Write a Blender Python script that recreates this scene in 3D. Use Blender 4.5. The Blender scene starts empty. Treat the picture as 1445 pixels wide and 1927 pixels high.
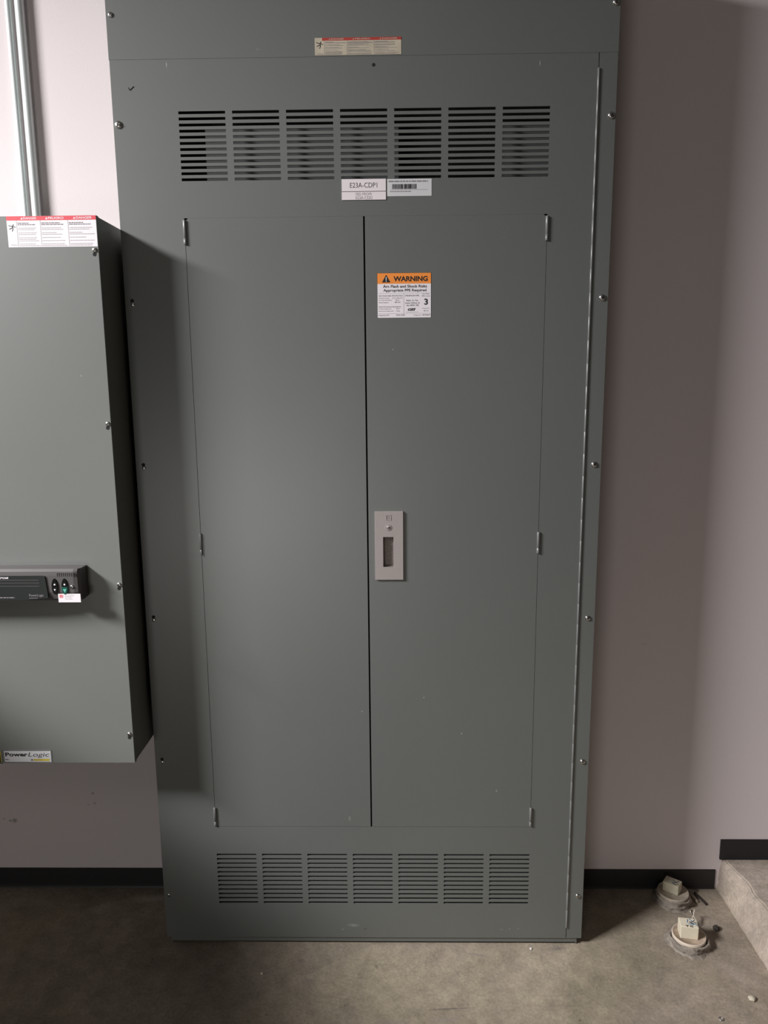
import bpy, bmesh, math, random
from mathutils import Vector, Matrix
random.seed(7)
S = bpy.context.scene
C = S.collection
R = math.radians

# ---------------------------------------------------------------- camera
cam = bpy.data.objects.new('camera', bpy.data.cameras.new('camera'))
C.objects.link(cam)
S.camera = cam
YAW, PITCH, ROLL = -0.01666805, 0.17270619, -0.00852117
cy, sy, cp, sp, cr, sr = math.cos(YAW), math.sin(YAW), math.cos(PITCH), math.sin(PITCH), math.cos(ROLL), math.sin(ROLL)
fw = Vector((sy * cp, cy * cp, -sp))
rt = Vector((cy, -sy, 0))
up = rt.cross(fw)
rt2, up2 = cr * rt + sr * up, -sr * rt + cr * up
M = Matrix((rt2, up2, -fw)).transposed().to_4x4()
M.translation = Vector((0.06563734, -1.69873609, 1.42844062))
cam.matrix_world = M
cam.data.sensor_fit = 'VERTICAL'
cam.data.sensor_height = 36.0
cam.data.lens = 36.0 * 1400 / 1927
cam.data.clip_start = 0.02

# ---------------------------------------------------------------- world, lights, exposure
w = bpy.data.worlds.new('world'); S.world = w; w.use_nodes = True
w.node_tree.nodes['Background'].inputs[0].default_value = (0.75, 0.8, 0.9, 1)
w.node_tree.nodes['Background'].inputs[1].default_value = 0.05
S.view_settings.view_transform = 'Standard'
S.view_settings.look = 'None'
S.view_settings.exposure = 0.0
S.view_settings.gamma = 1.0
S.view_settings.use_curve_mapping = False


def area(name, loc, aim, sx, sz, power, col):
    l = bpy.data.lights.new(name, 'AREA')
    l.shape = 'RECTANGLE'; l.size = sx; l.size_y = sz; l.energy = power; l.color = col
    o = bpy.data.objects.new(name, l); C.objects.link(o)
    o.location = loc
    d = Vector(aim)
    zz = -d.normalized(); yy = Vector((-d.y, d.x, 0)).normalized() if d.xy.length > 1e-4 else Vector((0, 1, 0))
    xx = yy.cross(zz)
    o.matrix_world = Matrix.Translation(loc) @ Matrix((xx, yy, zz)).transposed().to_4x4()
    return o


# the fluorescent ceiling fitting of the room, off to the left
L1 = area('ceiling_lamp', (-3.0, -1.65, 3.0), (2.2, 1.5, -2.35), 0.25, 1.1, 71, (1.0, 0.985, 0.99))
L1.data.spread = R(88)
# daylight from the doorway behind the photographer, to the left
area('doorway_daylight', (-1.15, -4.42, 0.36), (0, 1, 0), 0.7, 1.1, 18.5, (1.0, 0.985, 0.955))
# weak overhead fill, added behind the photographer to lift the dark floor
area('added_overhead_fill', (-.8, -3.4, 3.2), (0, 0, -1), 0.3, 1.2, 7, (1.0, 0.94, 0.88))

# ---------------------------------------------------------------- materials


def mat(name, col, rough=0.5, metal=0.0, noise=0.0, nscale=20, bump=0.0, bscale=200, marks=(), spec=0.5):
    m = bpy.data.materials.new(name); m.use_nodes = True
    nt = m.node_tree; N = nt.nodes; L = nt.links
    b = N['Principled BSDF']
    b.inputs['Roughness'].default_value = rough
    b.inputs['Metallic'].default_value = metal
    b.inputs['Specular IOR Level'].default_value = spec
    b.inputs['Base Color'].default_value = (*col, 1)
    tc = N.new('ShaderNodeTexCoord')
    geo = N.new('ShaderNodeNewGeometry')
    out = None
    if noise:
        n = N.new('ShaderNodeTexNoise'); n.inputs['Scale'].default_value = nscale; n.inputs['Detail'].default_value = 6
        L.new(geo.outputs['Position'], n.inputs['Vector'])
        r = N.new('ShaderNodeMapRange')
        r.inputs['From Min'].default_value = 0.3; r.inputs['From Max'].default_value = 0.7
        r.inputs['To Min'].default_value = 1 - noise; r.inputs['To Max'].default_value = 1 + noise
        L.new(n.outputs['Fac'], r.inputs['Value'])
        mx = N.new('ShaderNodeVectorMath'); mx.operation = 'SCALE'
        mx.inputs[0].default_value = col
        L.new(r.outputs['Result'], mx.inputs['Scale'])
        out = mx.outputs['Vector']
    # marks: dirt, scuffs and scratches with a place of their own: (centre, radii, colour, strength)
    for cen, rad, mc, st in marks:
        sub = N.new('ShaderNodeVectorMath'); sub.operation = 'SUBTRACT'
        nd = N.new('ShaderNodeTexNoise'); nd.inputs['Scale'].default_value = 60
        L.new(geo.outputs['Position'], nd.inputs['Vector'])
        L.new(geo.outputs['Position'], sub.inputs[0]); sub.inputs[1].default_value = cen
        dv = N.new('ShaderNodeVectorMath'); dv.operation = 'DIVIDE'
        L.new(sub.outputs[0], dv.inputs[0]); dv.inputs[1].default_value = rad
        ln = N.new('ShaderNodeVectorMath'); ln.operation = 'LENGTH'
        L.new(dv.outputs[0], ln.inputs[0])
        ad = N.new('ShaderNodeMath'); ad.operation = 'ADD'
        L.new(ln.outputs['Value'], ad.inputs[0]); L.new(nd.outputs['Fac'], ad.inputs[1])
        mr = N.new('ShaderNodeMapRange')
        mr.inputs['From Min'].default_value = 0.6; mr.inputs['From Max'].default_value = 1.5
        mr.inputs['To Min'].default_value = st; mr.inputs['To Max'].default_value = 0
        L.new(ad.outputs[0], mr.inputs['Value'])
        mix = N.new('ShaderNodeMix'); mix.data_type = 'RGBA'
        L.new(mr.outputs['Result'], mix.inputs['Factor'])
        if out is None:
            mix.inputs['A'].default_value = (*col, 1)
        else:
            L.new(out, mix.inputs['A'])
        mix.inputs['B'].default_value = (*mc, 1)
        out = mix.outputs['Result']
    if out is not None:
        L.new(out, b.inputs['Base Color'])
    if bump:
        n2 = N.new('ShaderNodeTexNoise'); n2.inputs['Scale'].default_value = bscale; n2.inputs['Detail'].default_value = 3
        L.new(geo.outputs['Position'], n2.inputs['Vector'])
        bp = N.new('ShaderNodeBump'); bp.inputs['Strength'].default_value = bump; bp.inputs['Distance'].default_value = 0.002
        L.new(n2.outputs['Fac'], bp.inputs['Height']); L.new(bp.outputs['Normal'], b.inputs['Normal'])
    return m


def concrete(name, col, marks=()):
    m = mat(name, col, 0.85, 0, marks=())
    nt = m.node_tree; N = nt.nodes; L = nt.links; b = N['Principled BSDF']
    geo = N.new('ShaderNodeNewGeometry')
    def noise(sc, det, rough=0.6):
        n = N.new('ShaderNodeTexNoise'); n.inputs['Scale'].default_value = sc; n.inputs['Detail'].default_value = det
        n.inputs['Roughness'].default_value = rough
        L.new(geo.outputs['Position'], n.inputs['Vector']); return n.outputs['Fac']
    def rng(s, a, b_, c, d):
        r = N.new('ShaderNodeMapRange'); L.new(s, r.inputs['Value'])
        r.inputs['From Min'].default_value = a; r.inputs['From Max'].default_value = b_
        r.inputs['To Min'].default_value = c; r.inputs['To Max'].default_value = d; return r.outputs['Result']
    def mul(a, b_):
        x = N.new('ShaderNodeMath'); x.operation = 'MULTIPLY'; L.new(a, x.inputs[0]); L.new(b_, x.inputs[1]); return x.outputs[0]
    f = mul(rng(noise(3.5, 5), .3, .7, .76, 1.22), rng(noise(22, 8, .7), .3, .7, .74, 1.22))
    f = mul(f, rng(noise(140, 4, .7), .3, .7, .80, 1.16))
    # dark specks and pits
    vo = N.new('ShaderNodeTexVoronoi'); vo.inputs['Scale'].default_value = 34; vo.inputs['Randomness'].default_value = 1
    L.new(geo.outputs['Position'], vo.inputs['Vector'])
    sp = N.new('ShaderNodeMath'); sp.operation = 'ADD'; L.new(vo.outputs['Distance'], sp.inputs[0]); L.new(rng(noise(14, 3), .38, .62, 0, .22), sp.inputs[1])
    f = mul(f, rng(sp.outputs[0], .05, .12, .5, 1))
    v2 = N.new('ShaderNodeTexVoronoi'); v2.inputs['Scale'].default_value = 95; L.new(geo.outputs['Position'], v2.inputs['Vector'])
    s2 = N.new('ShaderNodeMath'); s2.operation = 'ADD'; L.new(v2.outputs['Distance'], s2.inputs[0]); L.new(rng(noise(20, 3), .40, .60, 0, .3), s2.inputs[1])
    f = mul(f, rng(s2.outputs[0], .10, .2, .62, 1))
    # dark smears
    f = mul(f, rng(noise(9, 9, .75), .60, .72, 1, .72))
    sc = N.new('ShaderNodeVectorMath'); sc.operation = 'SCALE'; sc.inputs[0].default_value = col
    L.new(f, sc.inputs['Scale'])
    hue = N.new('ShaderNodeMix'); hue.data_type = 'RGBA'; hue.blend_type = 'MULTIPLY'
    L.new(rng(noise(2.6, 3), .35, .65, 0, 1), hue.inputs['Factor'])
    L.new(sc.outputs['Vector'], hue.inputs['A']); hue.inputs['B'].default_value = (0.97, 1.0, 0.88, 1)
    out = hue.outputs['Result']
    for cen, rad, rz, mc, st in marks:
        vt = N.new('ShaderNodeVectorMath'); vt.operation = 'SUBTRACT'
        L.new(geo.outputs['Position'], vt.inputs[0]); vt.inputs[1].default_value = cen
        ro = N.new('ShaderNodeVectorRotate'); ro.rotation_type = 'Z_AXIS'; ro.inputs['Angle'].default_value = -rz
        L.new(vt.outputs[0], ro.inputs['Vector'])
        dv = N.new('ShaderNodeVectorMath'); dv.operation = 'DIVIDE'; L.new(ro.outputs[0], dv.inputs[0]); dv.inputs[1].default_value = rad
        ln = N.new('ShaderNodeVectorMath'); ln.operation = 'LENGTH'; L.new(dv.outputs[0], ln.inputs[0])
        ad = N.new('ShaderNodeMath'); ad.operation = 'ADD'; L.new(ln.outputs['Value'], ad.inputs[0]); L.new(noise(90, 3), ad.inputs[1])
        mix = N.new('ShaderNodeMix'); mix.data_type = 'RGBA'
        L.new(rng(ad.outputs[0], .7, 1.5, st, 0), mix.inputs['Factor']); L.new(out, mix.inputs['A'])
        mix.inputs['B'].default_value = (*mc, 1); out = mix.outputs['Result']
    L.new(out, b.inputs['Base Color'])
    bp = N.new('ShaderNodeBump'); bp.inputs['Strength'].default_value = .5; bp.inputs['Distance'].default_value = .003
    L.new(noise(60, 8, .7), bp.inputs['Height']); L.new(bp.outputs['Normal'], b.inputs['Normal'])
    return m


WALLC = (0.70, 0.63, 0.635)
M_wall = mat('wall_paint', WALLC, 0.75, noise=.012, nscale=3, bump=.12, bscale=260, spec=.3, marks=[
    ((-1.025, .22, .208), (.009, 1, .009), (.22, .19, .17), .8), ((-1.038, .22, .208), (.007, 1, .005), (.25, .2, .18), .7),
    ((-1.055, .22, .214), (.006, 1, .004), (.3, .25, .22), .6),
    ((-.795, .22, .293), (.005, 1, .005), (.2, .17, .16), .8), ((-.792, .22, .262), (.005, 1, .004), (.25, .2, .2), .7),
    ((-.81, .22, .258), (.003, 1, .003), (.25, .2, .2), .6),
    ((.73, .22, .73), (.012, 1, .0016), (.4, .35, .33), .6)])
M_floor = concrete('concrete_floor', (0.305, 0.252, 0.205), marks=[
    ((.18, -.20, 0), (.07, .0028, 1), .06, (.12, .09, .08), .75), ((.05, -.24, 0), (.06, .012, 1), .05, (.24, .2, .18), .5),
    ((.17, -.23, 0), (.05, .012, 1), .02, (.26, .22, .19), .5), ((-.06, -.265, 0), (.004, .03, 1), -.35, (.14, .11, .1), .7),
    ((-.18, -.055, 0), (.012, .009, 1), 0, (.16, .13, .12), .7), ((-.15, -.12, 0), (.02, .01, 1), 0, (.2, .16, .15), .6),
    ((.01, -.075, 0), (.005, .016, 1), .3, (.15, .12, .1), .7), ((-.36, -.305, 0), (.02, .004, 1), .3, (.05, .03, .03), .9),
    ((-.35, -.35, 0), (.016, .006, 1), .4, (.05, .03, .03), .9), ((.27, -.035, 0), (.04, .006, 1), -.2, (.2, .17, .16), .6),
    ((-.75, .13, 0), (.05, .03, 1), 0, (.52, .46, .4), .35), ((-.62, .17, 0), (.1, .02, 1), .1, (.55, .5, .43), .4),
    ((.47, -.012, 0), (.03, .012, 1), 0, (.16, .13, .12), .7)])
M_pad = concrete('raised_concrete', (0.45, 0.375, 0.325))
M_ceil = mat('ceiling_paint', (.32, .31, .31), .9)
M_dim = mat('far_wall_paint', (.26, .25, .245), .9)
M_base = mat('black_rubber', (.013, .013, .014), .5, bump=.1, bscale=90)
GREY = (0.128, 0.136, 0.129)
GM = [((.0, 0, .098), (.035, 1, .006), (.2, .21, .2), 0.0)]
M_grey = mat('grey_enamel', GREY, .37, spec=.78, noise=.02, nscale=4, bump=.05, bscale=700, marks=[
    ((-.4131, 0, 2.091), (.0012, 1, .0075), (.42, .42, .42), 1), ((.3715, 0, 2.083), (.001, 1, .006), (.42, .42, .42), 1),
    ((-.0515, 0, .055), (.018, 1, .006), (.26, .27, .26), .75), ((-.02, 0, .045), (.006, 1, .003), (.06, .06, .06), .7),
    ((-.078, 0, .043), (.004, 1, .003), (.27, .28, .27), .7), ((.35, 0, .045), (.004, 1, .003), (.26, .27, .26), .7),
    ((.372, 0, .047), (.003, 1, .003), (.26, .27, .26), .7), ((.33, 0, .044), (.006, 1, .002), (.26, .27, .26), .6),
    ((-.22, 0, 2.118), (.006, 1, .0025), (.22, .22, .22), .6)])
M_door = mat('grey_door_enamel', GREY, .37, spec=.78, noise=.02, nscale=4, bump=.05, bscale=700, marks=[
    ((-.055, 0, .355), (.003, 1, .009), (.24, .25, .24), .8), ((.13, 0, .675), (.003, 1, .003), (.4, .4, .4), .8),
    ((.222, 0, .582), (.003, 1, .003), (.4, .4, .4), .8), ((.06, 0, 1.5), (.0025, 1, .0025), (.4, .4, .4), .7),
    ((.31, 0, .43), (.003, 1, .004), (.3, .3, .3), .7), ((-.02, 0, .64), (.0025, 1, .0025), (.35, .35, .35), .7)])
M_box = mat('grey_box_enamel', (.155, .162, .152), .38, spec=.78, noise=.02, nscale=4, bump=.05, bscale=700, marks=[
    ((-.60, -.107, 1.447), (.002, 1, .002), (.4, .4, .4), .8)])
M_inner = mat('inner_enamel', (.10, .105, .102), .5)
M_dark = mat('dark_interior', (.01, .01, .01), .9)
M_zinc = mat('zinc_plated', (.62, .61, .59), .28, 1.0)
M_emt = mat('galvanised_conduit', (.62, .66, .65), .5, .45, noise=.03, nscale=15)
M_hinge = mat('painted_hinge', (.20, .205, .20), .35, .15)
M_latch = mat('beige_grey_plastic', (.335, .30, .285), .5, noise=.02, nscale=60)
M_latchin = mat('pocket_plastic', (.30, .26, .24), .8, noise=.25, nscale=220)
M_white = mat('white_label', (.82, .77, .80), .45)
M_white2 = mat('engraved_white_plate', (.80, .73, .75), .4)
M_grlabel = mat('silver_white_label', (.62, .62, .63), .4)
M_cream = mat('aged_label', (.50, .44, .34), .55, noise=.10, nscale=45)
M_red = mat('label_red', (.70, .07, .09), .45)
M_red2 = mat('aged_label_red', (.42, .045, .035), .5)
M_orange = mat('label_orange', (.88, .28, .05), .45)
M_ink = mat('black_ink', (.012, .011, .012), .6)
M_gink = mat('grey_ink', (.22, .20, .21), .6)
M_gink2 = mat('pale_grey_ink', (.42, .39, .40), .6)
M_ylw = mat('label_yellow', (.62, .50, .04), .5)
M_purple = mat('purple_ink', (.16, .11, .22), .5)
M_plas = mat('charcoal_plastic', (.085, .078, .078), .5, bump=.05, bscale=900)
M_screen = mat('smoked_screen', (.020, .023, .022), .32)
M_btn = mat('black_button', (.008, .008, .008), .2)
M_btng = mat('green_button', (.01, .075, .055), .25)
M_teal = mat('teal_mark', (.12, .42, .34), .4)
M_cap = mat('cream_cap', (.66, .56, .46), .6, noise=.08, nscale=60)
M_capd = mat('dusty_cap_face', (.46, .36, .28), .8, noise=.22, nscale=80)
M_capold = mat('dull_cap', (.42, .36, .29), .7, noise=.2, nscale=70)
M_block = mat('cream_block', (.74, .67, .52), .6, noise=.04, nscale=60)
M_blockold = mat('dull_block', (.50, .46, .35), .7, noise=.1, nscale=60)
M_tape = mat('dirty_wrap', (.25, .215, .18), .7, noise=.35, nscale=70, bump=.6, bscale=120)
M_blue = mat('blue_ink', (.03, .16, .35), .5)
M_crust = mat('dark_crust', (.03, .022, .018), .9)
M_chip = mat('pale_chip', (.55, .50, .40), .8)

# ---------------------------------------------------------------- mesh building


class MB:
    def __init__(s):
        s.bm = bmesh.new(); s.mats = []

    def mi(s, m):
        if m not in s.mats: s.mats.append(m)
        return s.mats.index(m)

    def box(s, x0, x1, y0, y1, z0, z1, m, T=None):
        i = s.mi(m)
        v = [s.bm.verts.new((x, y, z)) for x in (x0, x1) for y in (y0, y1) for z in (z0, z1)]
        if T is not None:
            for q in v: q.co = T @ q.co
        for f in ((0, 1, 3, 2), (4, 6, 7, 5), (0, 4, 5, 1), (2, 3, 7, 6), (0, 2, 6, 4), (1, 5, 7, 3)):
            s.bm.faces.new([v[k] for k in f]).material_index = i
        return v

    def prism(s, pts, y0, y1, m):            # outline in x, z extruded along y
        i = s.mi(m)
        a = [s.bm.verts.new((x, y0, z)) for x, z in pts]; b = [s.bm.verts.new((x, y1, z)) for x, z in pts]
        fs = [s.bm.faces.new(a), s.bm.faces.new(b[::-1])]
        n = len(pts)
        for k in range(n):
            fs.append(s.bm.faces.new((a[k], b[k], b[(k + 1) % n], a[(k + 1) % n])))
        for f in fs: f.material_index = i

    def lathe(s, prof, T, m, seg=24, wob=None):        # profile (r, h) about local z, T places it
        i = s.mi(m); rings = []
        for r, h in prof:
            if r < 1e-6:
                rings.append([s.bm.verts.new(T @ Vector((0, 0, h)))])
            else:
                rings.append([s.bm.verts.new(T @ Vector((r * (wob(k, r, h) if wob else 1) * math.cos(2 * math.pi * k / seg),
                                                         r * (wob(k, r, h) if wob else 1) * math.sin(2 * math.pi * k / seg), h))) for k in range(seg)])
        for a, b in zip(rings, rings[1:]):
            for k in range(seg):
                k2 = (k + 1) % seg
                if len(a) == 1 and len(b) == 1: continue
                if len(a) == 1: f = s.bm.faces.new((a[0], b[k], b[k2]))
                elif len(b) == 1: f = s.bm.faces.new((a[k], a[k2], b[0]))
                else: f = s.bm.faces.new((a[k], a[k2], b[k2], b[k]))
                f.material_index = i; f.smooth = True

    def tube(s, pts, r, m, seg=8):
        i = s.mi(m); rings = []
        P = [Vector(p) for p in pts]
        for k, p in enumerate(P):
            d = (P[min(k + 1, len(P) - 1)] - P[max(k - 1, 0)]).normalized()
            a = d.orthogonal().normalized() if k == 0 else (rings_a - d * rings_a.dot(d)).normalized()
            rings_a = a; b = d.cross(a)
            rings.append([s.bm.verts.new(p + r * (math.cos(2 * math.pi * j / seg) * a + math.sin(2 * math.pi * j / seg) * b)) for j in range(seg)])
        for a, b in zip(rings, rings[1:]):
            for j in range(seg):
                f = s.bm.faces.new((a[j], a[(j + 1) % seg], b[(j + 1) % seg], b[j])); f.material_index = i; f.smooth = True
        for rg in (rings[0], rings[-1]): s.bm.faces.new(rg).material_index = i

    def sheet(s, x0, x1, z0, z1, y0, y1, holes, m):     # a plate with real rectangular holes
        i = s.mi(m)
        xs = sorted({x0, x1} | {round(a, 6) for h in holes for a in h[:2]})
        zs = sorted({z0, z1} | {round(a, 6) for h in holes for a in h[2:]})
        V = {}
        def v(a, b, y):
            if (a, b, y) not in V: V[a, b, y] = s.bm.verts.new((xs[a], y, zs[b]))
            return V[a, b, y]
        solid = {}
        for a in range(len(xs) - 1):
            for b in range(len(zs) - 1):
                cx, cz = (xs[a] + xs[a + 1]) / 2, (zs[b] + zs[b + 1]) / 2
                solid[a, b] = not any(h[0] < cx < h[1] and h[2] < cz < h[3] for h in holes)
        for (a, b), ok in solid.items():
            if not ok: continue
            F = [(v(a, b, y0), v(a + 1, b, y0), v(a + 1, b + 1, y0), v(a, b + 1, y0)),
                 (v(a, b, y1), v(a, b + 1, y1), v(a + 1, b + 1, y1), v(a + 1, b, y1))]
            if not solid.get((a - 1, b)): F.append((v(a, b, y0), v(a, b + 1, y0), v(a, b + 1, y1), v(a, b, y1)))
            if not solid.get((a + 1, b)): F.append((v(a + 1, b, y0), v(a + 1, b, y1), v(a + 1, b + 1, y1), v(a + 1, b + 1, y0)))
            if not solid.get((a, b - 1)): F.append((v(a, b, y0), v(a, b, y1), v(a + 1, b, y1), v(a + 1, b, y0)))
            if not solid.get((a, b + 1)): F.append((v(a, b + 1, y0), v(a + 1, b + 1, y0), v(a + 1, b + 1, y1), v(a, b + 1, y1)))
            for f in F: s.bm.faces.new(f).material_index = i

    def text(s, body, x0, x1, z0, z1, y, m, bold=0.0, shear=0.0, th=.0001):   # lettering fitted to a rectangle
        i = s.mi(m)
        cu = bpy.data.curves.new('lettering', 'FONT'); cu.body = body; cu.offset = bold; cu.shear = shear
        cu.resolution_u = 3
        o = bpy.data.objects.new('lettering', cu); C.objects.link(o)
        dg = bpy.context.evaluated_depsgraph_get(); dg.update()
        me = bpy.data.meshes.new_from_object(o.evaluated_get(dg))
        vs = [q.co for q in me.vertices]
        ax, bx = min(q.x for q in vs), max(q.x for q in vs); az, bz = min(q.y for q in vs), max(q.y for q in vs)
        vv = [s.bm.verts.new((x0 + (q.x - ax) / (bx - ax) * (x1 - x0), y, z0 + (q.y - az) / (bz - az) * (z1 - z0))) for q in vs]
        for p in me.polygons:
            try:
                f = s.bm.faces.new([vv[k] for k in p.vertices]); f.material_index = i
            except ValueError: pass
        bpy.data.objects.remove(o); bpy.data.curves.remove(cu); bpy.data.meshes.remove(me)

    def quad(s, x0, x1, z0, z1, y, m):
        i = s.mi(m)
        f = s.bm.faces.new([s.bm.verts.new(p) for p in ((x0, y, z0), (x1, y, z0), (x1, y, z1), (x0, y, z1))]); f.material_index = i

    def tri(s, cx, z0, w_, h, y, m):
        i = s.mi(m)
        s.bm.faces.new([s.bm.verts.new(p) for p in ((cx - w_ / 2, y, z0), (cx + w_ / 2, y, z0), (cx, y, z0 + h))]).material_index = i

    def words(s, x0, x1, z, h, y, m, fill=1.0):        # a line of print too small to read
        x = x0; end = x0 + (x1 - x0) * fill
        while x < end:
            l = random.uniform(1.4, 4.5) * h
            s.quad(x, min(x + l, end), z, z + h, y, m); x += l + .55 * h

    def build(s, name, parent=None, bevel=0, smooth=False, recalc=True):
        if recalc: bmesh.ops.recalc_face_normals(s.bm, faces=s.bm.faces[:])
        me = bpy.data.meshes.new(name); s.bm.to_mesh(me); s.bm.free()
        for m in s.mats: me.materials.append(m)
        if smooth:
            for p in me.polygons: p.use_smooth = True
        o = bpy.data.objects.new(name, me); C.objects.link(o)
        if parent:
            o.parent = parent
            top = parent
            off = Vector(parent.location)
            while top.parent: top = top.parent; off += Vector(top.location)
            me.transform(Matrix.Translation(-off))
        if bevel:
            md = o.modifiers.new('edge', 'BEVEL'); md.width = bevel; md.segments = 2; md.limit_method = 'ANGLE'
        return o


def faceY(x, y, z):          # local z axis of a lathe looks towards the viewer (-Y)
    return Matrix.Translation((x, y, z)) @ Matrix.Rotation(R(90), 4, 'X')


def thing(name, label, cat, loc, group=None):
    o = bpy.data.objects.new(name, None); C.objects.link(o); o.location = loc; o.empty_display_size = .05
    return tag(o, label, cat, group)


def tag(o, label, cat, group=None):
    o['label'] = label; o['category'] = cat
    if group: o['group'] = group
    return o


def recentre(o, loc):        # a one-mesh thing gets its origin at its base
    o.data.transform(Matrix.Translation(-Vector(loc))); o.location = loc
    return o


def struct(o):
    o['kind'] = 'structure'; return o


# ---------------------------------------------------------------- the room
WY = .22
b = MB(); b.box(-5, .985, -4.5, WY + .1, -.1, 0, M_floor); struct(b.build('floor'))
b = MB(); b.box(-5, 6, WY, WY + .1, -.1, 3.3, M_wall); struct(b.build('wall_back'))
b = MB(); b.box(-5.1, -5, -4.5, WY, -.1, 3.3, M_dim); struct(b.build('wall_left'))
b = MB(); b.box(6, 6.1, -4.5, WY, -.1, 3.3, M_dim); struct(b.build('wall_right'))
b = MB(); b.box(-5, 6, -4.6, -4.5, -.1, 3.3, M_dim); struct(b.build('wall_front'))
b = MB(); b.box(-5, 6, -4.6, WY + .1, 3.3, 3.4, M_ceil); struct(b.build('ceiling'))
# unseen blocker added further left, below the lamp, to shade the lower left
b = MB(); b.box(-.10, 0, -.85, 1.0, 0, 1.560, M_dim, Matrix.Translation((-1.6, -.85, 0)) @ Matrix.Rotation(R(20), 4, 'Z')); struct(b.build('shadow_blocker', bevel=.004))

# raised concrete slab at the right with a rounded, worn edge
b = MB(); i = b.mi(M_pad)
prof = [(.971, -.05), (.971, 0), (.974, .02), (.978, .045), (.983, .068), (.989, .086), (.996, .0915), (.9985, .0895), (1.002, .0925), (1.06, .0925), (1.2, .0925), (3.0, .0925), (6, .0925)]
ys = [WY + .05] + [WY - .02 * k for k in range(1, 60)] + [-1.4, -2.5, -4.5]
rows = []
for y in ys:
    wob = .004 * math.sin(y * 21) + .003 * math.sin(y * 53 + 1) + random.uniform(-.0015, .0015) + (.055 * (WY - y) if y > -.3 else .028)
    r = []
    for k, (x, z) in enumerate(prof):
        e = (wob - .003) * min(1, (k - 2) / 3) if 3 <= k <= 9 else (random.uniform(-.001, .001) if k < 3 else 0)
        r.append(b.bm.verts.new((x + e, y, z + (random.uniform(-.001, .001) if 3 < k < 10 else 0))))
    rows.append(r)
for r0, r1 in zip(rows, rows[1:]):
    for k in range(len(prof) - 1):
        f = b.bm.faces.new((r0[k], r0[k + 1], r1[k + 1], r1[k])); f.smooth = k not in (5, 6, 7, 8); f.material_index = i
o = struct(b.build('floor_raised')); 

# rubber cove base
def cove(name, x0, x1, z0, z1):
    b = MB(); i = b.mi(M_base)
    pr = [(WY, z1), (WY - .0032, z1 - .001), (WY - .0035, z0 + .010), (WY - .0040, z0 + .004), (WY - .0052, z0 + .0005), (WY, z0 + .0005)]
    pr = [(y + .0002, z) for y, z in pr]
    A = [b.bm.verts.new((x0, y, z)) for y, z in pr]; B = [b.bm.verts.new((x1, y, z)) for y, z in pr]
    b.bm.faces.new(A).material_index = i; b.bm.faces.new(B[::-1]).material_index = i
    for k in range(6): b.bm.faces.new((A[k], B[k], B[(k + 1) % 6], A[(k + 1) % 6])).material_index = i
    return struct(b.build(name))
cove('baseboard_left', -1.6, -.525, 0, .0605)
cove('baseboard_centre', .525, .9645, 0, .0597)
cove('baseboard_right', .973, 5.9, .0925, .1535)

# ---------------------------------------------------------------- electrical panelboard
P = thing('electrical_panelboard', 'tall grey free-standing electrical panelboard with double doors and louvred vents above and below', 'electrical panel', (0, .1, 0))
HX, TH = .5335, .003
b = MB()   # the box behind the trim, open at the front
for (x0, x1, y0, y1, z0, z1) in ((-.523, -.520, .0032, WY - .001, 0, 2.36), (.520, .523, .0032, WY - .001, 0, 2.36),
                                 (-.52, .52, .0032, WY - .001, 2.357, 2.36), (-.52, .52, WY - .004, WY - .001, 0, 2.357)):
    b.box(x0, x1, y0 + (.001 if z0 == 0 and x1 - x0 < .1 else 0), y1, z0, z1, M_grey)
b.box(-.523, .523, .0032, .03, .0065, .022, M_grey)
b.box(-.51, .51, .012, WY - .005, .0, .008, M_dark)
b.build('enclosure_body', P)
b = MB()   # dead-front plates seen through the slots
b.box(-.345, .075, .030, .032, .27, 1.9745, M_inner)
b.box(.285, .5, .030, .032, .27, 1.9745, M_inner)
b.box(-.50, .50, .024, .026, .03, .262, M_inner)
b.build('inner_plate', P)
P_ = P
cols = [-.3932 + k * .1148 for k in range(7)]
holes = []
for top in (1.9997, .2571):
    for k in range(7):
        for r_ in range(12):
            z1 = top - r_ * .01220
            holes.append((round(cols[k], 5), round(cols[k] + .1, 5), round(z1 - .0058, 5), round(z1, 5)))
DX0, DX1, DZ0, DZ1 = -.3925, .3962, .3317, 1.7837
holes.append((DX0, DX1, DZ0, DZ1))
b = MB(); b.sheet(-HX, .4937, .020, 2.1017, 0, TH, holes, M_grey)
b.build('front_trim', P)
b = MB(); b.sheet(.4954, HX, .020, 2.1017, 0, TH, [], M_grey); b.build('hinge_strip', P)
b = MB()
hx, hz, hr = .0236, 2.0847, .003
b.lathe([(0, .0002), (hr, .0002), (hr * 1.25, 0)], faceY(hx, -.0001, hz), M_dark, 16); b.build('screw_hole', P)
b = MB(); b.sheet(-.5345, .5340, 2.1021, 2.36, -.0001, TH, [], M_grey); b.build('top_cover', P)

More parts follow.
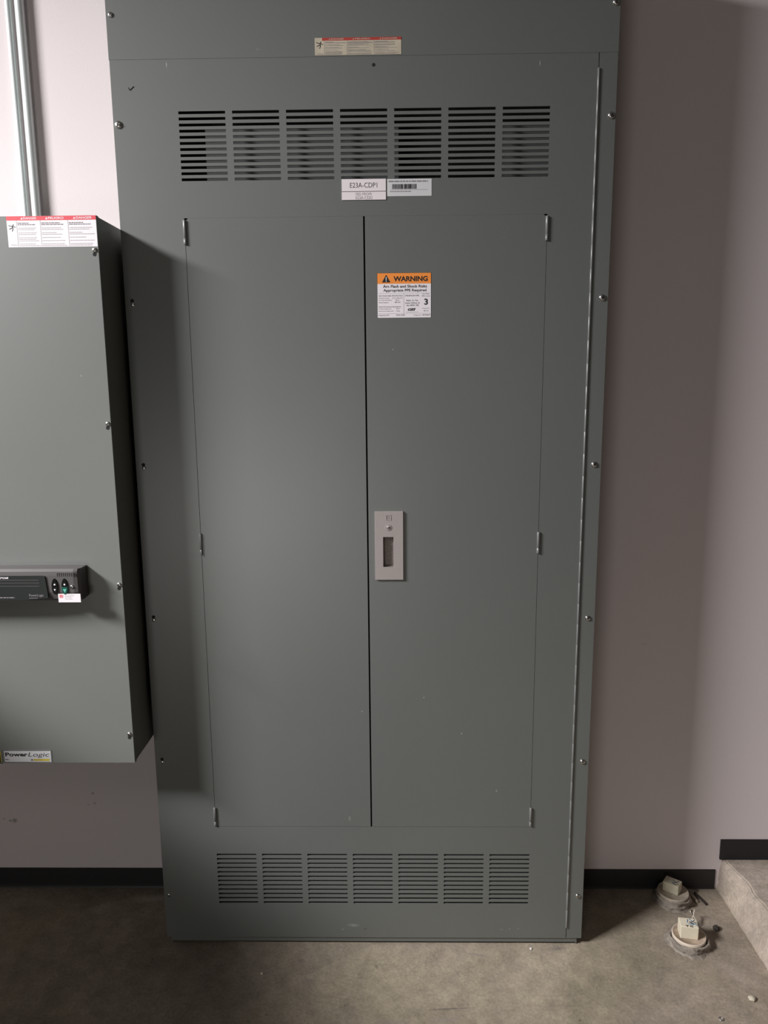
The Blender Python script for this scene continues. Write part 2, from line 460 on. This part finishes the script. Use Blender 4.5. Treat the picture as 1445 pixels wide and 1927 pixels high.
def door(x0, x1, side, hole=None):
    holes = [hole] if hole else []
    b = MB()
    g = .009     # rounded outer corners are cut as small steps in the sheet edge
    for k in range(4):
        a0, a1 = g * (1 - math.cos(R(90 * k / 4))), g * (1 - math.cos(R(90 * (k + 1) / 4)))
    outline_holes = list(holes)
    n = 7
    for k in range(n):
        t0, t1 = g * k / n, g * (k + 1) / n
        d = g - math.sqrt(max(0, g * g - (g - (t0 + t1) / 2) ** 2))
        if d < .0003: continue
        if side < 0: outline_holes.append((x0 + t0, x0 + t1, DZ1 - .0018 - d, DZ1))
        else: outline_holes.append((x1 - t1, x1 - t0, DZ1 - .0018 - d, DZ1))
    b.sheet(x0, x1, DZ0 + .0008, DZ1 - .0018, .0002, TH, outline_holes, M_door)
    # folded side returns behind the face
    b.box(x0 + .001, x0 + .003, TH, .018, DZ0 + .01, DZ1 - .012, M_door)
    b.box(x1 - .003, x1 - .001, TH, .018, DZ0 + .01, DZ1 - .012, M_door)
    o = b.build('door', P)
    # three barrel hinges on the outer edge
    hx = x0 - .0004 if side < 0 else x1 + .0002
    for (za, zb) in ((1.7285, 1.7795), (1.0325, 1.0832), (.3355, .3850)):
        h = MB(); rr = .0034
        cut = za + (zb - za) * .25
        h.lathe([(0, 0), (rr * .8, 0), (rr, .001), (rr, cut - za - .0003), (rr * .82, cut - za), (rr, cut - za + .0003),
                 (rr, zb - za - .001), (rr * .8, zb - za), (0, zb - za)], Matrix.Translation((hx, -.0016, za)), M_hinge, 16)
        h.build('hinge', o)
    return o
dl = door(-.3916, -.0028, -1)
LPX0, LPX1, LPZ0, LPZ1 = .0158, .0816, .9711, 1.1341
dr = door(.0010, .3953, 1, (.033, .0612, .999, 1.0765))

# latch
b = MB()
b.sheet(LPX0, LPX1, LPZ0, LPZ1, -.0050, .0002, [(.0350, .0590, 1.0021, 1.0736)], M_latch)
i = 0
# square with a D pressed in it, lock barrel, tiny mark below
X, Z, q = .0477, 1.1195, .0062
for (a0, a1, c0, c1) in ((X - q, X + q, Z + q - .0012, Z + q), (X - q, X + q, Z - q, Z - q + .0012), (X - q, X - q + .0012, Z - q, Z + q), (X + q - .0012, X + q, Z - q, Z + q)):
    b.box(a0, a1, -.0058, -.0049, c0, c1, M_latch)
b.text('D', X - .0034, X + .0034, Z - .0036, Z + .0036, -.0052, M_gink, .02)
o = b.build('latch_plate', dr, bevel=.0007)
b = MB()
for (x0, x1, y0, y1, z0, z1) in ((.0345, .0350, -.004, .012, 1.0016, 1.0741), (.0590, .0595, -.004, .012, 1.0016, 1.0741),
                                 (.0350, .0590, -.004, .012, 1.0736, 1.0741), (.0350, .0590, -.004, .012, 1.0016, 1.0021), (.0345, .0595, .010, .012, 1.0016, 1.0741)):
    b.box(x0, x1, y0, y1, z0, z1, M_latchin)
b.build('pull_recess', dr)
b = MB()
b.lathe([(.0075, 0), (.0075, .0008), (.0062, .0008), (.0060, .0003), (.0052, .0003), (.0050, .0010), (0, .0012)], faceY(.0475, -.0050, 1.0962), M_latch, 28)
b.box(-.0033, .0033, -.0064, -.0060, -.0007, .0007, M_ink, Matrix.Translation((.0470, 0, 1.0962)) @ Matrix.Rotation(R(-18), 4, 'Y'))
b.build('key_lock', dr)

# long piano hinge and its gap
b = MB()
z0, z1 = .0511, 2.0719
pr = [(0, 0), (.0022, 0)]
n = 40
for k in range(n):
    a = (z1 - z0) * k / n; c = (z1 - z0) * (k + 1) / n
    pr += [(.0025, a + .0005), (.0025, c - .0005), (.00215, c)]
pr += [(0, z1 - z0)]
b.lathe(pr, Matrix.Translation((.4944, -.0012, z0)), M_hinge, 12)
b.build('piano_hinge', P)

# pan-head and slotted screws
def screw(x, y, z, r, parent, slot=False, ang=20, keyhole=None, name='screw'):
    b = MB(); h = r * .62
    prof = [(r, 0), (r, h * .25), (r * .93, h * .55), (r * .75, h * .8), (r * .45, h * .95), (0, h)]
    b.lathe(prof, faceY(x, y + .0001, z), M_zinc, 20)
    T = Matrix.Translation((x, y - h * .93, z)) @ Matrix.Rotation(R(ang), 4, 'Y')
    b.box(-r * .55, r * .55, -h * .12, .0, -r * .09, r * .09, M_ink, T)
    if not slot: b.box(-r * .09, r * .09, -h * .12, .0, -r * .55, r * .55, M_ink, T)
    if keyhole:
        kx, kz, kr = keyhole
        b.lathe([(0, .00015), (kr, .00015)], faceY(x + kx, y, z + kz), M_dark, 14)
        b.quad(x + kx * .5 - kr * .55, x + kx * .5 + kr * .55, z + min(0, kz), z + max(0, kz), y - .00014, M_dark)
    return b.build(name, parent)
for x, z, r in ((-.5244, 2.1883, .0055), (-.5226, 1.9747, .0080), (-.5213, .1404, .0048), (.5245, 2.1963, .0065), (.5242, 1.9796, .0072),
                (.5208, 1.6076, .0072), (.5181, 1.2395, .0070), (.5176, .8746, .0066), (.5187, .5084, .0066), (.5204, .1407, .0062)):
    screw(x, -.0004 if z > 2.1 else 0, z, r, P, ang=random.uniform(0, 80))
for x, z in ((-.5166, 1.6032), (-.5151, 1.2379), (-.5143, .8728), (-.5157, .5071)):
    screw(x, 0, z, .0048, P, True, 30, (-.001, .0078, .0042))

# pen tick
b = MB(); b.tube([(-.4965, -.0001, 2.0475), (-.4952, -.0002, 2.0440), (-.4935, -.0003, 2.0425), (-.4895, -.0002, 2.0458), (-.4848, -.0001, 2.0495)], .0010, M_ink, 6)
b.build('pen_tick', P)

# ------- labels on the panelboard
def danger_label(b, x0, x1, z0, z1, y, base, red, ink, titles, head, aged=False):
    W_, H_ = x1 - x0, z1 - z0
    b.box(x0, x1, y - .0003, y, z0, z1, base)
    ya = y - .0005; yb = y - .0007
    c1, c2, c3 = x0 + W_ * .11, x0 + W_ * .375, x0 + W_ * .685
    xh = x0 + (W_ * .085 if aged else 0)
    b.quad(xh, x1, z1 - H_ * head, z1, ya, red)
    tx = ((c1, c2), (c2, c3), (c3, x1))
    for (a, c), t in zip(tx, titles):
        mid = (a + c) / 2 + (c - a) * .04; hw = (c - a) * .32; hh = H_ * head * .5; zc = z1 - H_ * head * .5
        b.text(t, mid - hw * .75, mid + hw, zc - hh * .55, zc + hh * .55, yb, base, .015)
        b.tri(mid - hw * .95, zc - hh * .55, hh * 1.1, hh * 1.1, yb, base)
    for c in (c1, c2, c3): b.quad(c - .0002, c + .0003, z0 + H_ * .02, z1 - H_ * head, ya, M_gink)
    n = 15; top = z1 - H_ * (head + .05); st = (top - z0 - H_ * .04) / n
    for (a, c) in tx:
        for k in range(n):
            if k in (2, 5, 8, 10, 12) and random.random() < .8: continue
            z = top - (k + 1) * st
            bold = k < 2
            b.words(a + .0018, c - .002, z, st * (.6 if bold else .42), ya, M_gink if bold else ink, random.uniform(.75, 1) if k % 3 else random.uniform(.4, .9))
    # falling figure
    fx, fz, s_ = x0 + W_ * .055, z1 - H_ * (head + .22), W_ * .04
    def stroke(p, q, t):
        p, q = Vector(p), Vector(q); d = (q - p).normalized(); n_ = Vector((-d.y, d.x)) * t
        vs = [b.bm.verts.new((u.x, ya, u.y)) for u in (p + n_, p - n_, q - n_, q + n_)]
        b.bm.faces.new(vs).material_index = b.mi(M_ink)
    for p, q in (((-.9, .5), (.1, .2)), ((.1, .4), (.3, -.4)), ((.2, -.1), (-.8, -.5)), ((.3, -.3), (0, -1.1)), ((.2, .3), (1.0, 0)), ((.5, .8), (.2, .3))):
        stroke((fx + p[0] * s_, fz + p[1] * s_), (fx + q[0] * s_, fz + q[1] * s_), s_ * .10)
    b.words(x0 + W_ * .03, c1 - W_ * .01, z0 + H_ * .06, H_ * .025, ya, ink)

b = MB(); danger_label(b, -.0992, .0817, 2.1042, 2.1376, -.0004, M_cream, M_red2, M_gink, ('DANGER', 'PELIGRO', 'DANGER'), .16, True)
o = b.build('danger_label', P, recalc=False); o['label'] = 'yellowed white label with red header and a torn corner'

def plate(name, x0, x1, z0, z1, th, base, P, texts):
    b = MB(); b.box(x0, x1, -th, -.0001, z0, z1, base)
    for t, a, c, d, e, bold in texts: b.text(t, a, c, d, e, -th - .0002, M_ink, bold)
    return b.build(name, P, recalc=False)
o = plate('name_plate', -.0478, .0473, 1.8345, 1.8592, .0016, M_white2, P, [('E23A-CDP1', -.0300, .0285, 1.8415, 1.8517, -.006)])
o['label'] = 'white plate engraved E23A-CDP1'
b = MB(); b.box(-.0480, .0473, -.0016, -.0001, 1.8168, 1.8332, M_white2)
b.text('FED FROM:', -.0175, .0170, 1.8258, 1.8312, -.0018, M_gink, -.006)
b.text('E23A-CDD', -.0178, .0180, 1.8180, 1.8240, -.0018, M_gink, -.006)
o = b.build('feeder_plate', P, recalc=False); o['label'] = 'white plate engraved FED FROM: E23A-CDD'

b = MB(); x0, x1, z0, z1 = .0500, .1458, 1.8235, 1.8585
b.box(x0, x1, -.0006, -.0001, z0, z1, M_grlabel)
b.words(x0 + .003, x1 - .008, z1 - .0062, .0026, -.0008, M_gink)
x = x0 + .011
while x < x0 + .063:
    l = random.choice((.0004, .0006, .0009)); b.quad(x, x + l, z1 - .0205, z1 - .0105, -.0008, M_ink); x += l + random.choice((.0003, .0005, .0008))
b.words(x0 + .007, x1 - .009, z1 - .0225, .0011, -.0008, M_gink2)
b.words(x0 + .006, x0 + .052, z1 - .0262, .0016, -.0008, M_gink)
o = b.build('barcode_label', P, recalc=False); o['label'] = 'pale silver label with a barcode'

# warning label on the right door
b = MB(); X0, X1, Z0, Z1 = .0270, .1447, 1.5690, 1.6640; y = .0002
U = lambda u: X0 + u * (X1 - X0)
V = lambda v: Z1 - v * (Z1 - Z0)
b.box(X0 - .0008, X1 + .0008, y - .0002, y, Z0 - .0006, Z1 + .0006, M_ink)
b.box(X0, X1, y - .0004, y - .0002, Z0, Z1, M_white)
ya, yb, yc = y - .0006, y - .0008, y - .0010
b.quad(X0, X1, V(.235), Z1, ya, M_orange)
b.tri(U(.165), V(.205), .0185, .0165, yb, M_ink)
b.quad(U(.158), U(.172), V(.155), V(.085), yc, M_white); b.quad(U(.158), U(.172), V(.19), V(.168), yc, M_white)
b.text('WARNING', U(.30), U(.94), V(.185), V(.068), yb, M_ink, .035)
b.text('Arc Flash and Shock Risks', U(.105), U(.925), V(.325), V(.262), ya, M_ink, .02)
b.text('Appropriate PPE Required', U(.110), U(.915), V(.430), V(.352), ya, M_ink, .02)
for (a, c, v) in ((.01, .99, .447), (.01, .99, .905)): b.quad(U(a), U(c), V(v + .003), V(v), ya, M_gink)
b.quad(U(.492), U(.496), V(.905), V(.447), ya, M_gink)
def tl(t, a, c, v0, v1, m=M_gink, bold=0): b.text(t, U(a), U(c), V(v1), V(v0), ya, m, bold)
tl('ARC FLASH RISK PROTECTION', .02, .47, .49, .52, M_gink, .01)
tl('Incident Energy', .02, .22, .545, .575); tl('0.13 cal/cm^2', .28, .47, .54, .57)
tl('Arc Flash Boundary', .02, .27, .59, .62); tl('06 in.', .34, .41, .588, .613, M_ink)
tl('Shock Hazard', .02, .2, .64, .667); tl('480 VAC', .32, .43, .638, .665, M_ink)
tl('Shock Protection Boundaries', .02, .44, .735, .765, M_gink, .01)
tl('Limited Approach', .02, .26, .785, .815); tl('42 in.', .35, .42, .78, .806, M_ink)
tl('Restricted Approach', .02, .30, .835, .865); tl('12 in.', .35, .42, .832, .86, M_ink)
tl('MINIMUM PPE', .52, .78, .49, .52, M_ink)
tl('Refer To The', .54, .76, .595, .63, M_ink); tl('Latest Edition of', .52, .79, .65, .685, M_ink); tl('the NFPA 70E', .54, .77, .705, .74, M_ink)
b.text('GEI', U(.565), U(.715), V(.845), V(.785), ya, M_ink, .045, .35)
b.words(U(.53), U(.76), V(.878), .0009, ya, M_gink2)
tl('Arc Flash', .84, .97, .455, .48); tl('PPE Level', .83, .98, .50, .53)
b.text('3', U(.875), U(.945), V(.715), V(.575), ya, M_ink, .03)
tl('Prepared at', .84, .97, .78, .81); tl('480 VAC', .86, .96, .835, .86)
tl('Equipment ID:', .02, .22, .925, .965); tl('E23A-CDP1', .35, .51, .925, .955, M_ink); tl('Prepared:', .68, .81, .93, .965); tl('10/15/2019', .84, .99, .925, .955, M_ink)
o = b.build('warning_label', dr, recalc=False); o['label'] = 'white label with an orange WARNING header'

# ---------------------------------------------------------------- metering enclosure on the left
BX0, BX1, BY, BZ0, BZ1 = -1.153, -.5435, -.107, .563, 1.7694
E = thing('metering_enclosure', 'grey wall-mounted metering enclosure left of the tall panelboard', 'electrical enclosure', (-.848, WY, BZ0))
b = MB(); b.box(BX0 + .001, BX1 - .001, BY + .0020, WY - .0005, BZ0 + .001, BZ1 - .001, M_box); b.build('enclosure_body', E, bevel=.001)
b = MB()
b.box(BX0, BX1, BY, BY + .0019, BZ0, BZ1, M_box)
b.box(BX1 - .0012, BX1, BY + .0019, BY + .012, BZ0, BZ1, M_box); b.box(BX0, BX0 + .0012, BY + .0019, BY + .012, BZ0, BZ1, M_box)
b.box(BX0, BX1, BY + .0019, BY + .012, BZ1 - .0012, BZ1 + .0, M_box); b.box(BX0, BX1, BY + .0019, BY + .012, BZ0, BZ0 + .0012, M_box)
b.build('front_cover', E, bevel=.0006)
for x, z in ((-.5515, 1.7015), (-.5500, 1.3455), (-.5505, .9900), (-.5515, .6345)):
    screw(x, BY, z, .0052, E, ang=40, keyhole=(-.0008, -.0085, .0042))
b = MB(); danger_label(b, -.7290, -.5446, 1.7085, 1.7690, BY, M_white, M_red, M_gink2, ('DANGER', 'PELIGRO', 'DANGER'), .135)
o = b.build('danger_label', E, recalc=False); o['label'] = 'white label with pinkish red header'
b = MB(); x0, x1, z0, z1 = -.8485, -.7360, .5632, .5962
b.box(x0, x1, BY - .0008, BY, z0, z1, M_hinge)
b.box(x0 + .0015, x1 - .0022, BY - .0010, BY - .0008, z0 + .003, z1 - .0032, M_grlabel)
yy = BY - .0012
b.text('Power', x0 + .0035, x0 + .0560, z0 + .0165, z1 - .0065, yy, M_ink, .035)
b.text('Logic', x0 + .0570, x1 - .0060, z0 + .0130, z1 - .0065, yy, M_ink, -.004, .2)
b.words(x0 + .003, x0 + .012, z0 + .0078, .0022, yy, M_purple)
b.box(x0 + .0632, x0 + .0672, yy, yy + .0002, z0 + .0058, z0 + .0100, M_purple)
b.quad(x0 + .0685, x1 - .0062, z0 + .0055, z0 + .0105, yy, M_ylw)
b.text('SQUARE D', x0 + .0700, x0 + .0910, z0 + .0065, z0 + .0095, yy - .0002, M_gink)
o = b.build('name_badge', E, recalc=False); o['label'] = 'silver badge reading PowerLogic'
b = MB(); b.box(-.925, -.8525, BY - .0008, BY, .5610, .5962, M_hinge); b.box(-.923, -.8545, BY - .001, BY - .0008, .5635, .5935, M_ink)
b.box(-.8562, -.8550, BY - .0013, BY - .0010, .5645, .5925, M_ylw)
o = b.build('side_badge', E, recalc=False); o['label'] = 'black and yellow badge cut by the photo edge'

# display unit
DXR, DXL, DYF, DB, DT = -.6200, -1.076, -.1530, .9650, 1.0360
b = MB(); i = b.mi(M_plas)
pr = [(BY, DT), (DYF + .006, DT + .001), (DYF + .001, DT - .004), (DYF, DT - .012), (DYF, DB + .022), (DYF + .004, DB + .006), (DYF + .012, DB), (BY, DB + .002)]
for (xa, xb) in ((DXL, DXR),):
    secs = []
    for x, g in ((xa, 0.70), (xa + .004, .93), (xa + .012, 1), (xb - .012, 1), (xb - .004, .95), (xb, .78)):
        secs.append([b.bm.verts.new((x, BY + (y - BY) * g, (DT + DB) / 2 + (z - (DT + DB) / 2) * (1 if g > .9 else .985))) for y, z in pr])
    for A, B in zip(secs, secs[1:]):
        for k in range(8):
            b.bm.faces.new((A[k], B[k], B[(k + 1) % 8], A[(k + 1) % 8])).material_index = i
    b.bm.faces.new(secs[0]).material_index = i; b.bm.faces.new(secs[-1][::-1]).material_index = i
for k in range(10):
    x = -.6665 + k * .0044
    b.box(x, x + .0019, DYF - .0002, DYF + .001, 1.0215, 1.0290, M_ink)
D = b.build('display_unit', E)
b = MB()
b.prism([(-1.00, 1.024), (-.70, 1.0240), (-.692, 1.0225), (-.6895, .9960), (-.688, .9745), (-.74, .9700), (-.80, .9690), (-1.00, .9690)], DYF - .0030, DYF + .001, M_screen)
for z in (1.014, 1.0075, 1.0005): b.box(-1.0, -.705, DYF - .0034, DYF - .0030, z, z + .0010, M_plas)
yy = DYF - .0036
b.text('PowerLogic', -.7290, -.6975, .9765, .9835, yy, M_gink, .01)
b.words(-.7290, -.711, .9738, .0012, yy, M_gink)
b.words(-.795, -.7610, .9745, .0022, yy, M_gink)
b.text('MONITOR', -.815, -.7705, 1.0175, 1.0215, yy, M_white, .03, .4)
b.build('screen_panel', D)
for cx, m, mk, sgn in ((-.6725, M_btn, M_white, 1), (-.6725, M_btn, M_white, -1), (-.6510, M_btn, M_white, 1), (-.6510, M_btng, M_teal, -1)):
    b = MB(); n = 20; rx, rz = .0068, (.0180 if sgn > 0 else .0165); zc = .9990 + sgn * .0004
    pts = []
    for k in range(n + 1):
        a = math.pi * k / n
        pts.append((cx + rx * math.cos(a) * (1 - (.22 if sgn > 0 else .05) * math.sin(a)), zc + sgn * rz * math.sin(a) ** .9))
    b.prism(pts, DYF - .0028, DYF + .001, m)
    yy = DYF - .0030
    if sgn > 0:
        b.lathe([(0, 0), (.0019, 0)], faceY(cx + .0004, yy, zc + .0050), mk, 12)
    else:
        q = 1.9 if mk is M_teal else 1
        b.bm.faces.new([b.bm.verts.new(p) for p in ((cx - .0022 * q, yy, zc - .0042), (cx + .0022 * q, yy, zc - .0042), (cx, yy, zc - .0042 - .0045 * q))]).material_index = b.mi(mk)
    b.build('button', D, bevel=.0005)
screw(-.6356, DYF, .9985, .0042, D)
b = MB(); b.box(-.6665, -.6180, DYF - .0022, DYF - .0018, .9645, .9835, M_white)
yy = DYF - .0024
b.text('SD', -.6640, -.6555, .9765, .9815, yy, M_red, .05)
b.words(-.6640, -.6555, .9745, .0012, yy, M_red)
for k in range(4): b.words(-.6525, -.6300, .9805 - k * .003, .0009, yy, M_gink2, random.uniform(.6, 1))
o = b.build('sticker', D, recalc=False); o['label'] = 'small white sticker with red lettering'

# ---------------------------------------------------------------- conduits above the enclosure
def conduit(x, r, label):
    b = MB(); T = Matrix.Translation((x, WY - r - .004, BZ1 - .0))
    b.lathe([(r, .0), (r, 1.52)], T, M_emt, 28)
    b.lathe([(r + .001, 0), (r + .005, 0), (r + .005, .012), (r + .001, .014)], T, M_emt, 28)
    o = b.build('conduit'); recentre(o, (x, WY - r - .004, BZ1)); tag(o, label, 'conduit', 'conduits above the grey enclosure')
conduit(-.8090, .0105, 'thicker galvanised conduit rising behind the grey enclosure, nearer the panelboard')
conduit(-.8365, .0080, 'thinner galvanised conduit left of the thicker one above the grey enclosure')

# ---------------------------------------------------------------- conduit stubs at the right
def stub(name, cx, cy_, label, cap, face, blk, wrapr, top, ang, off, bs, scribble):
    t = thing(name, label, 'conduit stub', (cx, cy_, 0), 'capped conduit stubs in the floor')
    rnd = [random.uniform(.91, 1.07) for _ in range(997)]
    wob = lambda k, r, h: (rnd[(k * 7 + int(h * 9000)) % 997] if h < top - .012 else (rnd[k] * .5 + .5)) * (1 + .05 * math.sin(k * .47 + h * 200))
    b = MB()
    b.lathe([(wrapr * 1.15, -.001), (wrapr * 1.10, .002), (wrapr * 1.02, .004), (wrapr * 1.0, .007), (wrapr * 1.03, .010), (wrapr * .97, .013), (wrapr * 1.0, top - .008), (wrapr * .97, top - .006), (wrapr * .88, top - .007)], Matrix.Translation((cx, cy_, 0)), M_tape, 40, wob)
    b.build('collar', t)
    b = MB(); r = .0415
    b.lathe([(r * .97, top - .014), (r, top - .012), (r, top - .002), (r * .985, top), (r * .95, top)], Matrix.Translation((cx, cy_, 0)), cap, 40)
    b.lathe([(r * .95, top), (r * .94, top - .0008), (0, top - .0006)], Matrix.Translation((cx, cy_, 0)), face, 40)
    b.build('cap', t)
    T = Matrix.Translation((cx + off[0], cy_ + off[1], top)) @ Matrix.Rotation(R(ang), 4, 'Z')
    b = MB(); sx, s2, sz = bs
    b.box(-sx / 2, sx / 2, -s2 / 2, s2 / 2, -.001, sz, blk, T)
    bl = b.build('cap_block', t, bevel=.0018)
    b = MB()
    for m, pts in scribble:
        b.tube([T @ Vector((px * sx / 2, py * s2 / 2, sz + .0003)) if pz is None else T @ Vector((px * sx / 2, -s2 / 2 - .0003, sz * pz)) for px, py, pz in pts], .0009, m, 5)
    b.build('pen_marks', bl)
    return t
N_ = None
stub('conduit_stub', .8115, .010, 'front capped conduit stub with clean cream block and blue pen marks, on the concrete floor', M_cap, M_capd, M_block, .049, .026, -9, (-.004, -.002), (.044, .034, .034),
     [(M_ink, [(-.45, -.75, N_), (-.1, -.7, N_)]), (M_ink, [(-.28, -.7, N_), (-.28, -1.0, N_)]), (M_ink, [(.35, -.65, N_), (.1, -.7, N_), (.05, -.9, N_), (.35, -.95, N_)]),
      (M_blue, [(0, .6, N_), (-.15, 0, N_), (.1, -.4, N_), (.5, -.1, N_)]), (M_blue, [(.2, .8, N_), (.45, .2, N_), (.8, .7, N_)]), (M_ink, [(.1, .2, N_), (.6, -.3, N_)]),
      (M_blue, [(.3, -.5, N_), (.7, -.2, N_), (.9, -.5, N_)]), (M_ink, [(.15, -.1, N_), (.5, .3, N_), (.85, 0, N_)])])
stub('conduit_stub', .8290, .1690, 'rear dusty capped conduit stub with turned block, close to the black baseboard', M_capold, M_capold, M_blockold, .0455, .030, -38, (-.002, .004), (.043, .032, .026),
     [(M_ink, [(0, .5, N_), (.4, -.2, N_), (.7, .6, N_)]), (M_ink, [(.1, -.4, N_), (.5, -.7, N_), (.8, -.2, N_)]), (M_blue, [(-.1, .1, N_), (.2, -.5, N_), (.5, .2, N_)])])

# pull wires between the stubs
b = MB()
for k, m in enumerate((M_chip, M_ink, M_chip)):
    b.tube([(.846 + .003 * k + .003 * math.sin(j * 1.3 + 2 * k), .055 + .004 * j, .003 + .0035 * j * (1 + .1 * k)) for j in range(9)], .0014, m, 6)
o = b.build('wire'); recentre(o, (.85, .055, 0)); tag(o, 'short twisted pull wire standing between the two conduit stubs', 'wire')
b = MB(); b.tube([(.886, .200, .004), (.8925, .157, .004)], .0036, M_capold, 10); o = b.build('rod'); recentre(o, (.889, .178, 0)); tag(o, 'short pale rod on the floor beside the rear conduit stub', 'rod', 'rods beside the rear stub')
b = MB(); b.tube([(.9005, .196, .0032), (.9145, .148, .0032)], .003, M_crust, 8); o = b.build('rod'); recentre(o, (.9075, .172, 0)); tag(o, 'short dark rod on the floor, further right of the pale one', 'rod', 'rods beside the rear stub')

def pebble(name, x, y, r, m, label, cat, sq=.7, z=0):
    b = MB(); bmesh.ops.create_icosphere(b.bm, subdivisions=3, radius=r); b.mi(m)
    for v in b.bm.verts:
        n = math.sin(v.co.x * 900 / (r * 100) + x * 50) * math.cos(v.co.y * 700 / (r * 100)) * .18 + random.uniform(-.06, .06)
        v.co *= 1 + n; v.co.z *= sq
    for v in b.bm.verts: v.co += Vector((x, y, r * sq * .85 + z))
    o = b.build(name, smooth=True); recentre(o, (x, y, z)); tag(o, label, cat, 'loose chips on the concrete floor' if name == 'concrete_chip' else None)
pebble('debris_lump', .9020, .0560, .0085, M_crust, 'dark crusty lump on the floor right of the front conduit stub', 'debris')
pebble('concrete_chip', .8895, -.1700, .0080, M_chip, 'pale broken chip on the floor near the lower right corner', 'debris', .6)
pebble('concrete_chip', .4030, -.0150, .0030, M_white, 'tiny white chip on the floor below the panelboard, right of its centre', 'debris', .6)
pebble('concrete_chip', -.2700, -.1000, .0035, M_chip, 'tiny pale chip on the dark floor below the panelboard, left of centre', 'debris', .6)
b = MB(); b.lathe([(.003, 0), (.006, 0), (.006, .0012), (.003, .0012), (.003, 0)], Matrix.Translation((.7954, -.2242, .0004)), M_zinc, 20)
o = b.build('washer'); recentre(o, (.7954, -.2242, 0)); tag(o, 'small metal washer lying on the floor at the bottom right', 'washer')
